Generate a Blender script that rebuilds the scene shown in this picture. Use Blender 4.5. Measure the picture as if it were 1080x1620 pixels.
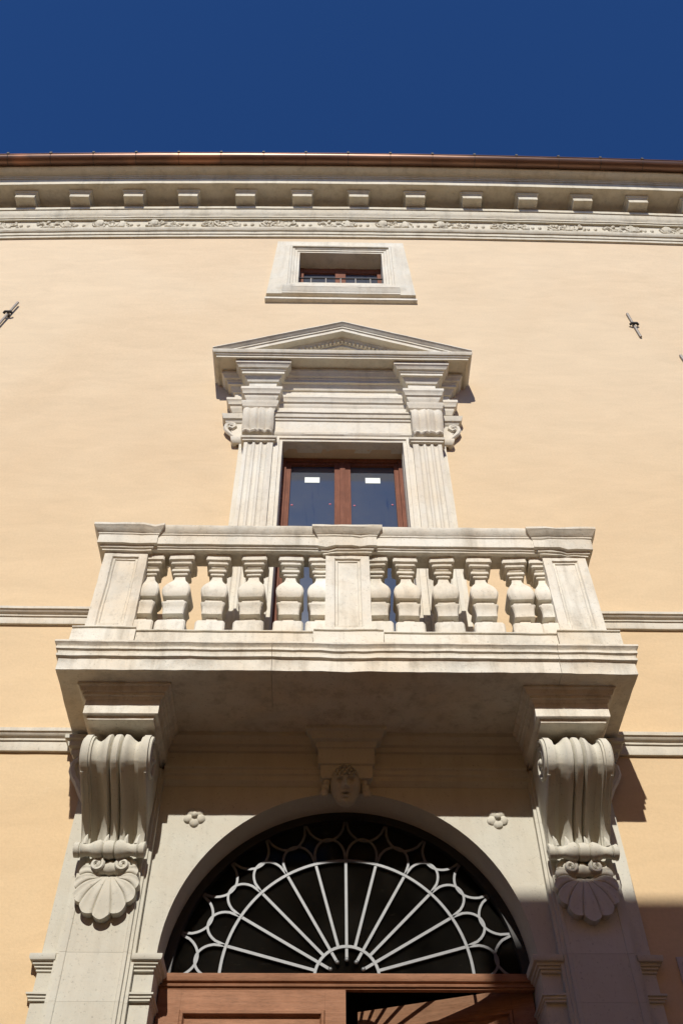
import bpy, bmesh, math, random
from mathutils import Vector, Matrix, noise
random.seed(7)
for o in list(bpy.data.objects): bpy.data.objects.remove(o)
S = bpy.context.scene
PI = math.pi
GZ = -1.6                                   # ground; the eye is at z = 0, facade plane at y = 0

# ------------------------------------------------------------------ camera
cd = bpy.data.cameras.new('camera'); cam = bpy.data.objects.new('camera', cd); S.collection.objects.link(cam)
th, yaw, rol = math.radians(49.956), math.radians(1.3915), math.radians(-0.4552)
Fh = Vector((math.sin(yaw), math.cos(yaw), 0)); Rt = Vector((math.cos(yaw), -math.sin(yaw), 0)); Z3 = Vector((0, 0, 1))
F = Fh*math.cos(th) + Z3*math.sin(th); U = -Fh*math.sin(th) + Z3*math.cos(th)
cx = Rt*math.cos(rol) + U*math.sin(rol); cy = -Rt*math.sin(rol) + U*math.cos(rol)
M4 = Matrix((cx, cy, -F)).transposed().to_4x4(); M4.translation = (-0.163, -6.0, 0)
cam.matrix_world = M4
cd.sensor_fit = 'VERTICAL'; cd.sensor_height = 36; cd.lens = 33.19; cd.clip_start = 0.1; cd.clip_end = 600
S.camera = cam

# ------------------------------------------------------------------ sky, sun, exposure
SUN = Vector((-0.105, -1.0, 0.757)).normalized()
W = bpy.data.worlds.new('World'); S.world = W; W.use_nodes = True
nt = W.node_tree; nt.nodes.clear()
sky = nt.nodes.new('ShaderNodeTexSky'); sky.sky_type = 'NISHITA'; sky.sun_disc = False
sky.sun_elevation = math.asin(SUN.z); sky.sun_rotation = math.atan2(SUN.x, SUN.y)
sky.altitude = 1500; sky.air_density = 1.0; sky.dust_density = 0.0; sky.ozone_density = 9.0
bg = nt.nodes.new('ShaderNodeBackground'); bg.inputs['Strength'].default_value = 0.086
wo = nt.nodes.new('ShaderNodeOutputWorld')
tint = nt.nodes.new('ShaderNodeMix'); tint.data_type = 'RGBA'; tint.blend_type = 'MULTIPLY'; tint.inputs[0].default_value = 1.0
tint.inputs[7].default_value = (0.60, 0.93, 1.26, 1)      # clear, polarised mountain sky
nt.links.new(sky.outputs[0], tint.inputs[6]); nt.links.new(tint.outputs[2], bg.inputs[0]); nt.links.new(bg.outputs[0], wo.inputs[0])
sd = bpy.data.lights.new('sun', 'SUN'); so = bpy.data.objects.new('sun', sd); S.collection.objects.link(so)
sd.energy = 5.0; sd.angle = math.radians(0.53); sd.color = (1.0, 0.95, 0.87)
so.rotation_euler = SUN.to_track_quat('Z', 'Y').to_euler(); so.location = (-3, -30, 30)
S.view_settings.view_transform = 'Standard'; S.view_settings.look = 'None'
S.view_settings.exposure = 0.0; S.view_settings.gamma = 1.0; S.view_settings.use_curve_mapping = False
S.render.engine = 'CYCLES'; S.cycles.max_bounces = 8; S.cycles.diffuse_bounces = 5; S.cycles.transparent_max_bounces = 12

# ------------------------------------------------------------------ materials
def mat(name):
    m = bpy.data.materials.new(name); m.use_nodes = True
    n = m.node_tree.nodes; b = n['Principled BSDF']
    return m, m.node_tree, n, b
def noi(t, scale, detail=5, rough=0.55, vec=None, dist=0):
    x = t.nodes.new('ShaderNodeTexNoise'); x.inputs['Scale'].default_value = scale
    x.inputs['Detail'].default_value = detail; x.inputs['Roughness'].default_value = rough
    x.inputs['Distortion'].default_value = dist
    if vec: t.links.new(vec, x.inputs['Vector'])
    return x.outputs[0]
def ramp(t, fac, stops):
    r = t.nodes.new('ShaderNodeValToRGB'); e = r.color_ramp.elements
    while len(e) < len(stops): e.new(0.5)
    for k, (p, c) in enumerate(stops):
        e[k].position = p; e[k].color = (c, c, c, 1) if not hasattr(c, '__len__') else (*c, 1)
    t.links.new(fac, r.inputs[0]); return r.outputs[0]
def mix(t, mode, fac, a, b):
    x = t.nodes.new('ShaderNodeMix'); x.data_type = 'RGBA'; x.blend_type = mode
    for s, v in ((x.inputs[0], fac), (x.inputs[6], a), (x.inputs[7], b)):
        if hasattr(v, 'is_linked'): t.links.new(v, s)
        elif hasattr(v, '__len__'): s.default_value = (*v, 1)
        else: s.default_value = v
    return x.outputs[2]
def pos(t, sc=(1, 1, 1)):
    g = t.nodes.new('ShaderNodeNewGeometry'); mp = t.nodes.new('ShaderNodeMapping')
    mp.inputs['Scale'].default_value = sc; t.links.new(g.outputs['Position'], mp.inputs[0]); return mp.outputs[0]
def bump(t, b, h, strength=0.3, dist=0.01):
    x = t.nodes.new('ShaderNodeBump'); x.inputs['Strength'].default_value = strength; x.inputs['Distance'].default_value = dist
    t.links.new(h, x.inputs['Height']); t.links.new(x.outputs[0], b.inputs['Normal'])

def stone(name, base, dark, warm, stain=0.5, bmp=0.35, grey=(0.44, 0.44, 0.40)):
    m, t, n, b = mat(name)
    p = pos(t); ps = pos(t, (7, 7, 0.9)); pv = pos(t, (3.0, 3.0, 1.2))
    c = mix(t, 'MIX', ramp(t, noi(t, 2.2, 6, 0.6, p), [(0.32, 0), (0.70, 1)]), base, warm)
    c = mix(t, 'MIX', ramp(t, noi(t, 1.0, 6, 0.6, pv, 0.6), [(0.52, 0), (0.78, stain*0.9)]), c, grey)                 # lichen-grey bloom
    c = mix(t, 'MIX', ramp(t, noi(t, 1.0, 8, 0.68, ps), [(0.50, 0), (0.74, stain)]), c, dark)                        # rain streaks
    c = mix(t, 'MIX', ramp(t, noi(t, 11, 8, 0.75, p), [(0.54, 0), (0.78, stain)]), c, dark)                           # blotches
    pit = ramp(t, noi(t, 60, 4, 0.65, p), [(0.28, 0.45), (0.40, 1)])
    c = mix(t, 'MULTIPLY', 0.6, c, pit)
    oi = t.nodes.new('ShaderNodeObjectInfo')
    c = mix(t, 'MULTIPLY', 1.0, c, ramp(t, oi.outputs['Random'], [(0, (0.90, 0.89, 0.87)), (1, (1.0, 1.0, 1.0))]))
    t.links.new(c, b.inputs['Base Color']); b.inputs['Roughness'].default_value = 0.85
    b.inputs['Specular IOR Level'].default_value = 0.2
    h = mix(t, 'MULTIPLY', 0.6, noi(t, 16, 6, 0.6, p), pit)
    bump(t, b, h, bmp, 0.008); return m
M = {}
M['stone'] = stone('limestone', (0.69, 0.665, 0.58), (0.40, 0.36, 0.29), (0.655, 0.585, 0.465), 0.55)
M['balc'] = stone('balcony_limestone', (0.72, 0.705, 0.63), (0.35, 0.315, 0.25), (0.695, 0.615, 0.485), 0.68, 0.6)
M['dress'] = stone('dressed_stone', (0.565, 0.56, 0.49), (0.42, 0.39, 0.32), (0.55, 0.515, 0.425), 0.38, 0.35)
M['corn'] = stone('cornice_stone', (0.63, 0.59, 0.485), (0.33, 0.295, 0.225), (0.56, 0.505, 0.39), 0.6, 0.5)

def plaster(name, col, col2, top_bounce=None):
    m, t, n, b = mat(name); p = pos(t); ph = pos(t, (0.7, 0.7, 2.2))
    c = mix(t, 'MIX', ramp(t, noi(t, 0.55, 5, 0.55, p), [(0.35, 0), (0.68, 1)]), col, col2)
    if top_bounce:                                       # paler towards the top: bounce light and haze painted into the colour
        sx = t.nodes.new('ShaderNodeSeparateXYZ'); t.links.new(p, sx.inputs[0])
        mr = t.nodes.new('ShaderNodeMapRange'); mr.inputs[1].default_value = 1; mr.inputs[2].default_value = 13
        t.links.new(sx.outputs[2], mr.inputs[0]); c = mix(t, 'MIX', mr.outputs[0], c, top_bounce)
    c = mix(t, 'MULTIPLY', 0.75, c, ramp(t, noi(t, 2.2, 8, 0.68, ph, 0.6), [(0.30, 0.86), (0.68, 1.0)]))
    c = mix(t, 'MULTIPLY', 0.35, c, ramp(t, noi(t, 0.35, 4, 0.5, pos(t, (1, 1, 0.8)), 1.0), [(0.40, (0.92, 0.86, 0.80)), (0.60, (1, 1, 1))]))
    c = mix(t, 'MIX', ramp(t, noi(t, 9, 6, 0.7, p), [(0.62, 0), (0.80, 0.35)]), c, (0.72, 0.60, 0.44))
    c = mix(t, 'MULTIPLY', 0.5, c, ramp(t, noi(t, 45, 4, 0.6, p), [(0.25, 0.86), (0.6, 1.0)]))
    t.links.new(c, b.inputs['Base Color']); b.inputs['Roughness'].default_value = 0.92
    b.inputs['Specular IOR Level'].default_value = 0.15
    h = mix(t, 'MIX', 0.5, noi(t, 5, 6, 0.55, ph), noi(t, 60, 4, 0.6, p))
    bump(t, b, h, 0.35, 0.007); return m
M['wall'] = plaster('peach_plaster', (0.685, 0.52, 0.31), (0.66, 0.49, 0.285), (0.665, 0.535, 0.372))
M['opp'] = plaster('opposite_plaster', (0.78, 0.50, 0.23), (0.74, 0.46, 0.20))
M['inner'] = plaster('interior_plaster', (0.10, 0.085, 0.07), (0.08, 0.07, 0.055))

def wood(name, a, c_, rough=0.65, ax=(3, 3, 40)):
    m, t, n, b = mat(name); p = pos(t, ax)
    f = noi(t, 1.0, 6, 0.6, p, 0.8)
    c = mix(t, 'MIX', ramp(t, f, [(0.3, 0), (0.7, 1)]), a, c_)
    c = mix(t, 'MULTIPLY', 0.6, c, ramp(t, noi(t, 5.0, 7, 0.7, pos(t)), [(0.32, 0.62), (0.66, 1)]))
    c = mix(t, 'MULTIPLY', 0.5, c, ramp(t, noi(t, 1.0, 3, 0.6, pos(t, tuple(4*a_ for a_ in ax)), 1.5), [(0.38, 0.55), (0.5, 1)]))
    t.links.new(c, b.inputs['Base Color']); b.inputs['Roughness'].default_value = rough
    b.inputs['Specular IOR Level'].default_value = 0.12; bump(t, b, f, 0.15, 0.004); return m
M['door'] = wood('door_wood', (0.385, 0.20, 0.118), (0.29, 0.14, 0.076))
M['frame'] = wood('window_wood', (0.235, 0.092, 0.054), (0.17, 0.062, 0.034), 0.65, (40, 40, 3))

m, t, n, b = mat('copper'); M['copper'] = m
c = mix(t, 'MIX', ramp(t, noi(t, 1.0, 6, 0.65, pos(t, (0.9, 6, 6)), 0.6), [(0.40, 0), (0.62, 1)]), (0.115, 0.058, 0.036), (0.20, 0.105, 0.065))
c = mix(t, 'MIX', ramp(t, noi(t, 0.8, 3, 0.5, pos(t, (0.8, 1, 1))), [(0.62, 0), (0.66, 1)]), c, (0.27, 0.12, 0.065))
t.links.new(c, b.inputs['Base Color']); b.inputs['Metallic'].default_value = 0.55; b.inputs['Roughness'].default_value = 0.38
def flat(name, col, rough=0.6, metal=0.0, var=0.15):
    m, t, n, b = mat(name)
    c = mix(t, 'MULTIPLY', 1.0, col, ramp(t, noi(t, 18, 5, 0.6, pos(t)), [(0.3, 1-var), (0.7, 1)]))
    t.links.new(c, b.inputs['Base Color']); b.inputs['Roughness'].default_value = rough; b.inputs['Metallic'].default_value = metal
    return m
M['bar'] = flat('painted_iron', (0.165, 0.168, 0.17), 0.58, 1.0)
M['black'] = flat('black_iron', (0.012, 0.011, 0.010), 0.5)
M['iron'] = flat('grey_iron', (0.30, 0.27, 0.235), 0.6, 0.2, 0.3)
M['dkiron'] = flat('dark_iron', (0.045, 0.04, 0.035), 0.6, 0.3)
M['white'] = flat('paper', (0.72, 0.78, 0.74), 0.6, 0, 0.05)
M['pink'] = flat('red_sticker', (0.45, 0.10, 0.14), 0.6, 0, 0.05)
M['tile'] = flat('roof_clay', (0.33, 0.16, 0.09), 0.8)
M['tile2'] = flat('bounce_clay_roof', (0.66, 0.40, 0.21), 0.85)  # clay of the unseen roofs, lightened to bounce warm light onto the soffits
M['grille'] = flat('grille_plastic', (0.50, 0.46, 0.42), 0.6)

m, t, n, b = mat('filmed_glass'); M['film'] = m                     # glazing under a bluish protective film
st = ramp(t, noi(t, 1.0, 6, 0.6, pos(t, (14, 14, 1.1)), 0.5), [(0.58, 0), (0.75, 1)])
c = mix(t, 'MIX', ramp(t, noi(t, 2.0, 4, 0.55, pos(t)), [(0.3, 0), (0.7, 1)]), (0.068, 0.077, 0.094), (0.045, 0.060, 0.092))
c = mix(t, 'MIX', st, c, (0.012, 0.026, 0.075))
t.links.new(c, b.inputs['Base Color']); b.inputs['Roughness'].default_value = 0.08
b.inputs['Specular IOR Level'].default_value = 0.9; b.inputs['IOR'].default_value = 1.7
m, t, n, b = mat('clear_glass'); M['glass'] = m
for x in list(t.nodes):
    if x.type == 'BSDF_PRINCIPLED': t.nodes.remove(x)
tr = t.nodes.new('ShaderNodeBsdfTransparent'); tr.inputs[0].default_value = (0.86, 0.88, 0.87, 1)
gl = t.nodes.new('ShaderNodeBsdfGlossy'); gl.inputs['Roughness'].default_value = 0.03
fr = t.nodes.new('ShaderNodeFresnel'); fr.inputs[0].default_value = 1.10; mx = t.nodes.new('ShaderNodeMixShader')
t.links.new(fr.outputs[0], mx.inputs[0]); t.links.new(tr.outputs[0], mx.inputs[1]); t.links.new(gl.outputs[0], mx.inputs[2])
df = t.nodes.new('ShaderNodeBsdfDiffuse'); df.inputs[0].default_value = (0.45, 0.40, 0.34, 1); m2 = t.nodes.new('ShaderNodeMixShader')
t.links.new(ramp(t, noi(t, 3, 5, 0.6, pos(t)), [(0.3, 0.002), (0.75, 0.010)]), m2.inputs[0]); t.links.new(mx.outputs[0], m2.inputs[1]); t.links.new(df.outputs[0], m2.inputs[2])
t.links.new(m2.outputs[0], t.nodes['Material Output'].inputs[0])

m, t, n, b = mat('street_paving'); M['street'] = m
br = t.nodes.new('ShaderNodeTexBrick'); br.inputs['Scale'].default_value = 1.0
br.inputs['Color1'].default_value = (0.40, 0.28, 0.17, 1); br.inputs['Color2'].default_value = (0.35, 0.24, 0.14, 1); br.inputs['Mortar'].default_value = (0.15, 0.12, 0.09, 1)
br.inputs['Mortar Size'].default_value = 0.012; br.inputs['Brick Width'].default_value = 0.6; br.inputs['Row Height'].default_value = 0.3
t.links.new(pos(t), br.inputs['Vector'])
t.links.new(mix(t, 'MULTIPLY', 0.5, br.outputs[0], ramp(t, noi(t, 3, 6, 0.6, pos(t)), [(0.3, 0.75), (0.7, 1)])), b.inputs['Base Color'])
b.inputs['Roughness'].default_value = 0.8

# ------------------------------------------------------------------ mesh helpers
def wobv(v, amp, fr=5.0):
    n1 = noise.noise_vector(v*fr); n2 = noise.noise_vector(v*fr*3.7 + Vector((7.1, 3.3, 1.7)))
    return v + n1*amp + n2*amp*0.55
def chip(mb, amp, fr=6.0, thr=0.12):
    """knock irregular bites out of edges: pull scattered vertices inwards"""
    c = sum(mb.v, Vector())/len(mb.v)
    for i, p in enumerate(mb.v):
        k = noise.noise(p*fr+Vector((3, 9, 5)))
        if k > thr:
            d = Vector((0, 1, -0.6)) if p.y < c.y else Vector((0, 0, -0.6)); mb.v[i] = p+d*amp*min(1, (k-thr)*3.0)
    return mb
class MB:
    def __init__(s): s.v = []; s.f = []
    def add(s, vs, fs):
        o = len(s.v); s.v += [Vector(p) for p in vs]; s.f += [tuple(i+o for i in f) for f in fs]
    def box(s, x0, x1, y0, y1, z0, z1, nx=1, nz=1):
        s.mould([(x0, y0), (x1, y0)], [(0, z0 + (z1-z0)*k/nz) for k in range(nz+1)], back=(y1-y0), step=(x1-x0)/nx*1.001)
    def loft(s, rings, closed=True, cap=True):
        vs = []; fs = []; n = len(rings[0]); R = len(rings)
        for r in rings: vs += r
        for i in range(R-1):
            for j in range(n if closed else n-1):
                k = (j+1) % n; fs.append((i*n+j, i*n+k, (i+1)*n+k, (i+1)*n+j))
        if cap: fs.append(tuple(range(n))); fs.append(tuple((R-1)*n+j for j in range(n)))
        s.add(vs, fs)
    def mould(s, path, prof, back=0.03, step=0.08, closed=False):
        """sweep a moulding profile (outward, z) along a plan path; outward is right of travel"""
        pr = list(prof)
        if back is not None: pr = [(-back, prof[0][1])] + pr + [(-back, prof[-1][1])]
        P = [Vector((p[0], p[1], 0)) for p in path]; n = len(P)
        def nrm(a, b):
            d = (b-a).normalized(); return Vector((d.y, -d.x, 0))
        cor = []
        for i in range(n):
            if closed: n1 = nrm(P[i-1], P[i]); n2 = nrm(P[i], P[(i+1) % n])
            else:
                n1 = nrm(P[max(i-1, 0)], P[max(i, 1)]); n2 = nrm(P[min(i, n-2)], P[min(i+1, n-1)])
            m_ = (n1+n2); m_ = m_/max(0.2, m_.dot(n1)); cor.append([P[i]+m_*o + Vector((0, 0, z)) for o, z in pr])
        rings = []
        for i in range(n if closed else n-1):
            a, b = cor[i], cor[(i+1) % n]; L = (P[(i+1) % n]-P[i]).length; k = max(1, int(L/step))
            for q in range(k): rings.append([a[j].lerp(b[j], q/k) for j in range(len(pr))])
        if closed: rings.append(rings[0]); s.loft(rings, True, False)
        else: rings.append(cor[-1]); s.loft(rings, True, True)
    def lathe4(s, c, prof, rc=0.16):
        """square-plan turned piece: (half width, z); corners slightly eased"""
        rings = []
        for h, z in prof:
            e = h*(1-rc); rings.append([Vector((c[0]+x, c[1]+y, z)) for x, y in ((-e, -h), (0, -h), (e, -h), (h, -e), (h, 0), (h, e), (e, h), (0, h), (-e, h), (-h, e), (-h, 0), (-h, -e))])
        s.loft(rings)
    def tube(s, pts, r, n=7, taper=None):
        pts = [Vector(p) for p in pts]; rings = []; up = None
        for i, p in enumerate(pts):
            d = (pts[min(i+1, len(pts)-1)]-pts[max(i-1, 0)]).normalized()
            if up is None: up = d.orthogonal().normalized()
            up = (up-d*up.dot(d)).normalized(); w = d.cross(up)
            rr = r*(taper(i/(len(pts)-1)) if taper else 1)
            rings.append([p+up*math.cos(2*PI*k/n)*rr + w*math.sin(2*PI*k/n)*rr for k in range(n)])
        s.loft(rings)
    def bar(s, pts, w, y0, y1):
        """flat bar along an (x,z) polyline"""
        P = [Vector((p[0], 0, p[1])) for p in pts]; rings = []
        for i, p in enumerate(P):
            d = (P[min(i+1, len(P)-1)]-P[max(i-1, 0)]).normalized(); nn = Vector((-d.z, 0, d.x))*w/2
            a, b = p+nn, p-nn
            rings.append([Vector((a.x, y0, a.z)), Vector((b.x, y0, b.z)), Vector((b.x, y1, b.z)), Vector((a.x, y1, a.z))])
        s.loft(rings)
    def blob(s, c, r, nu=10, nv=6, fn=None):
        vs = []; fs = []
        for i in range(nv+1):
            a = PI*i/nv
            for j in range(nu):
                q = 2*PI*j/nu; d = Vector((math.sin(a)*math.cos(q), math.sin(a)*math.sin(q), math.cos(a)))
                vs.append(Vector((c[0]+d.x*r[0], c[1]+d.y*r[1], c[2]+d.z*r[2])) if not fn else fn(d))
        for i in range(nv):
            for j in range(nu):
                k = (j+1) % nu; fs.append((i*nu+j, (i+1)*nu+j, (i+1)*nu+k, i*nu+k))
        s.add(vs, fs)
    def grid(s, fn, nu, nv, back=None):
        """height sheet fn(u,v)->point, optionally closed onto a back plane y=back"""
        vs = [fn(i/nu, j/nv) for j in range(nv+1) for i in range(nu+1)]; w = nu+1
        fs = [(j*w+i, j*w+i+1, (j+1)*w+i+1, (j+1)*w+i) for j in range(nv) for i in range(nu)]
        if back is not None:
            per = [i for i in range(w)] + [j*w+nu for j in range(1, nv+1)] + [nv*w+i for i in range(nu-1, -1, -1)] + [j*w for j in range(nv-1, 0, -1)]
            o = len(vs); vs += [Vector((vs[k][0], back, vs[k][2])) for k in per]; L = len(per)
            fs += [(per[k], per[(k+1) % L], o+(k+1) % L, o+k) for k in range(L)]
            fs.append(tuple(o+k for k in range(L)))
        s.add(vs, fs)
    def mirror(s): s.v = [Vector((-p.x, p.y, p.z)) for p in s.v]; return s
    def mesh(s, name, material, wob=0.0, fr=5.0, ang=35):
        me = bpy.data.meshes.new(name); bm = bmesh.new()
        bv = [bm.verts.new(wobv(p, wob, fr) if wob else p) for p in s.v]
        for f in s.f:
            try: bm.faces.new([bv[i] for i in dict.fromkeys(f)])
            except ValueError: pass
        bmesh.ops.remove_doubles(bm, verts=bm.verts, dist=1e-5)
        bmesh.ops.recalc_face_normals(bm, faces=bm.faces)
        ca = math.radians(ang)
        for e in bm.edges:
            if len(e.link_faces) == 2: e.smooth = e.calc_face_angle(0) < ca
        for f in bm.faces: f.smooth = True
        bm.to_mesh(me); bm.free(); me.materials.append(M[material]); return me
    def build(s, name, material, parent=None, wob=0.0, fr=5.0, ang=35, label=None):
        return put(name, s.mesh(name, material, wob, fr, ang), parent, label=label)
def put(name, me, parent=None, loc=(0, 0, 0), label=None, scale=None, rot=None):
    o = bpy.data.objects.new(name, me); S.collection.objects.link(o); o.location = loc
    if rot: o.rotation_euler = rot
    if scale: o.scale = scale
    if parent:
        o.parent = parent
        if parent.type == 'EMPTY': o.matrix_parent_inverse = Matrix.Translation(-parent.location)
    if label: o['label'] = label
    return o
def thing(name, label, cat, loc):
    e = bpy.data.objects.new(name, None); S.collection.objects.link(e); e.location = loc; e.empty_display_size = 0.3
    e['label'] = label; e['category'] = cat; return e
def arc(cx_, cz_, r, a0, a1, n): return [(cx_+r*math.cos(a0+(a1-a0)*k/n), cz_+r*math.sin(a0+(a1-a0)*k/n)) for k in range(n+1)]
def spiral(c, r0, r1, a0, turns, n, plane='yz', x=0.0, y=0.0, d=1):
    out = []
    for k in range(n+1):
        q = k/n; a = a0+d*2*PI*turns*q; r = r0+(r1-r0)*q
        out.append(Vector((x, c[0]+r*math.cos(a), c[1]+r*math.sin(a))) if plane == 'yz' else Vector((c[0]+r*math.cos(a), y, c[1]+r*math.sin(a))))
    return out

# ------------------------------------------------------------------ ground and the building opposite
g = MB(); g.add([(-150, -150, GZ), (150, -150, GZ), (150, 150, GZ), (-150, 150, GZ)], [(0, 1, 2, 3)])
gr = g.build('street_paving', 'street'); gr['kind'] = 'structure'

for x0, x1, top, lab in ((-0.06, 30, 9.96, 'taller ochre house across the street whose roofline shades the doorway'), (-30, -0.075, 8.85, 'lower ochre house across the street beside the taller one')):  # out of view; widened to shut out low sky, walls warmed for bounce
    op = thing('house', lab, 'house', ((x0+x1)/2, -14, GZ)); op['group'] = 'houses across the street'
    w = MB(); w.box(x0, x1, -19, -9.0, GZ, top-0.2); w.build('wall', 'opp', op)
    w = MB(); w.box(x0, x1, -19.1, -8.99, top-0.2, top); w.build('roof', 'tile2', op)
    for zz in (1.2, 4.6, 7.4):
        for k in range(9):
            xx = x0+1.7+k*3.0
            f = MB(); f.box(xx-0.6, xx+0.6, -9.02, -8.95, zz-0.9, zz+0.9); fo = f.build('window', 'corn', op)
            f = MB(); f.box(xx-0.48, xx+0.48, -8.96, -8.94, zz-0.78, zz+0.78); f.build('pane', 'film', fo)

# ------------------------------------------------------------------ the palazzo
PZ = thing('palazzo', 'peach plastered palazzo with pale stone balcony, pedimented window and arched wooden doorway', 'palazzo', (0, 0, GZ))
XL, XR = -12.0, 12.0
def bow(x): return 0.0015*min((x-1.5)**2, 50) - 0.0034
def sag(x): return -0.0022*min((x-1.5)**2, 50) + 0.005
# wall with three openings (portal, balcony window, attic window): slab 0.45 thick
def wallmesh():
    holes = [(-1.30, 1.30, GZ, 3.99), (-0.66, 0.66, 4.60, 8.185), (-0.595, 0.595, 12.05, 13.01)]
    xs = sorted({XL, XR, *[h[0] for h in holes], *[h[1] for h in holes], *[XL+0.5*k for k in range(49)]})
    zs = sorted({GZ, 14.6, *[h[2] for h in holes], *[h[3] for h in holes], *[GZ+0.5*k for k in range(32)]})
    def inside(x, z): return any(a < x < b_ and c_ < z < d_ for a, b_, c_, d_ in holes)
    v = {}; m_ = MB()
    def vid(x, y, z):
        k = (round(x, 4), y, round(z, 4))
        if k not in v:
            yy = y + (bow(x)*min(1, max(0, (z-8)/5)) if y == 0 else 0)
            v[k] = len(m_.v); m_.v.append(Vector((x, yy, z)))
        return v[k]
    cells = set()
    for i in range(len(xs)-1):
        for j in range(len(zs)-1):
            if not inside((xs[i]+xs[i+1])/2, (zs[j]+zs[j+1])/2): cells.add((i, j))
    for i, j in cells:
        a, b_, c_, d_ = xs[i], xs[i+1], zs[j], zs[j+1]
        for y in (0, 0.45): m_.f.append((vid(a, y, c_), vid(b_, y, c_), vid(b_, y, d_), vid(a, y, d_)))
        for (ni, nj, p, q) in ((i-1, j, (a, c_), (a, d_)), (i+1, j, (b_, c_), (b_, d_)), (i, j-1, (a, c_), (b_, c_)), (i, j+1, (a, d_), (b_, d_))):
            if (ni, nj) not in cells: m_.f.append((vid(p[0], 0, p[1]), vid(q[0], 0, q[1]), vid(q[0], 0.45, q[1]), vid(p[0], 0.45, p[1])))
    return m_
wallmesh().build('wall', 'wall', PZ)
sh = MB()                                           # rest of the shell: side walls, back, floors
sh.box(XL, XL+0.3, 0.452, 9, GZ, 14.95); sh.box(XR-0.3, XR, 0.452, 9, GZ, 14.95); sh.box(XL+0.301, XR-0.301, 8.7, 9, GZ, 14.95)
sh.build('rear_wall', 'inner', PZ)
for z in (4.35, 10.2, 14.7):
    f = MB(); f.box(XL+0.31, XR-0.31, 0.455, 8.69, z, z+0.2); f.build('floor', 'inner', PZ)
for x in (-1.7, 1.7):
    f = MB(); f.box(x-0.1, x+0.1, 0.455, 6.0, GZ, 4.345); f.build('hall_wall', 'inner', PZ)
# string courses
for z0, z1, xi in ((5.585, 5.745, 1.98), (4.286, 4.466, 1.86)):
    for sg in (-1, 1):
        q = MB(); h = z1-z0
        pr = [(0.0, z0), (0.024, z0+0.002), (0.028, z0+h*0.10), (0.028, z0+h*0.46), (0.040, z0+h*0.47), (0.042, z0+h*0.57), (0.050, z0+h*0.585), (0.066, z0+h*0.66), (0.074, z0+h*0.76), (0.084, z0+h*0.775), (0.086, z0+h*0.93), (0.04, z1+0.01), (0.0, z1+0.03)]
        q.mould([(XL, 0), (-xi, 0)], pr, step=0.12)
        if sg > 0: q.mirror()
        q.build('string_course', 'stone', PZ, 0.0025, 3)

# ---- cornice
CPROF = [(0.0, 13.549), (0.03, 13.549), (0.03, 13.617), (0.045, 13.613), (0.048, 13.688), (0.065, 13.686), (0.083, 13.709), (0.087, 13.763), (0.03, 13.80),
         (0.03, 14.121), (0.07, 14.108), (0.071, 14.145), (0.085, 14.143), (0.087, 14.179), (0.105, 14.202), (0.118, 14.244), (0.124, 14.311), (0.126, 14.341), (0.142, 14.336), (0.143, 14.406), (0.06, 14.43), (0.05, 14.64),
         (0.418, 14.64), (0.418, 14.633), (0.424, 14.633), (0.425, 14.712), (0.417, 14.747), (0.42, 14.835), (0.436, 14.835), (0.438, 14.873), (0.45, 14.873), (0.452, 14.90), (0.49, 14.903), (0.53, 14.908), (0.56, 14.928), (0.575, 14.942), (0.58, 15.02)]
def bent(mb):
    mb.v = [Vector((p.x, p.y+bow(p.x), p.z+sag(p.x))) for p in mb.v]; return mb
q = MB(); q.mould([(XL, 0), (XR, 0)], CPROF, step=0.10); corn = bent(q).build('cornice', 'corn', PZ, 0.003, 3, label='deep stone cornice with modillion blocks and carved frieze')
q = MB()
q.box(-0.150, 0.150, -0.292, -0.045, 14.452, 14.60, 4, 2); q.mould([(-0.150, -0.06), (-0.150, -0.292), (0.150, -0.292), (0.150, -0.06)], [(0.0, 14.555), (0.012, 14.56), (0.014, 14.58), (0.03, 14.585), (0.03, 14.645)], step=0.07)
mo = q.mesh('modillion', 'corn', 0.002)
MX = [-4.894-0.84*k for k in range(8, 0, -1)]+[-4.894, -4.055, -3.222, -2.375, -1.484, -0.598, 0.284, 1.17, 2.061, 2.937, 3.798, 4.674]+[4.674+0.86*k for k in range(1, 9)]
for x in MX: put('modillion', mo, corn, (x, bow(x), sag(x)))
# frieze: pairs of bosses between carved leaf scrolls
def leaf_relief(seed, w):
    r = random.Random(seed); m_ = MB(); z0 = 13.82; H = 0.285
    x = -w/2; sgn = 1
    m_.tube([Vector((-w/2+w*k/14, -0.038, z0+H*0.5+0.07*math.sin(k*0.95+seed))) for k in range(15)], 0.017, 6)
    while x < w/2-0.03:
        rr = r.uniform(0.035, 0.07)
        m_.tube(spiral((x+rr, z0+H*0.5+sgn*0.05), rr, 0.010, r.uniform(0, 6), 1.15, 11, 'xz', y=-0.04, d=sgn), 0.016, 5)
        for _ in range(3):
            a = r.uniform(0, 2*PI); lx = x+rr+math.cos(a)*rr*1.2; lz = min(max(z0+H*0.5+math.sin(a)*rr*1.5, z0+0.03), z0+H-0.02)
            m_.blob((lx, -0.036, lz), (r.uniform(0.02, 0.042), r.uniform(0.022, 0.036), r.uniform(0.025, 0.055)), 7, 4)
        x += rr*1.9; sgn = -sgn
    if seed % 2: m_.blob(((-1)**seed*w*0.3, -0.04, z0+H*0.6), (0.075, 0.05, 0.11), 9, 6)
    if seed % 3 == 0: m_.blob((w*0.36, -0.04, z0+H*0.55), (0.06, 0.04, 0.10), 9, 6)
    return m_.mesh('leaf_scroll_relief', 'corn', 0.010, 17)
LR = [leaf_relief(k, 0.52) for k in range(5)]
bs = MB(); bs.blob((0, 0, 0), (0.03, 0.026, 0.045), 8, 5); bs = bs.mesh('boss', 'corn', 0.003, 15)
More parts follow.
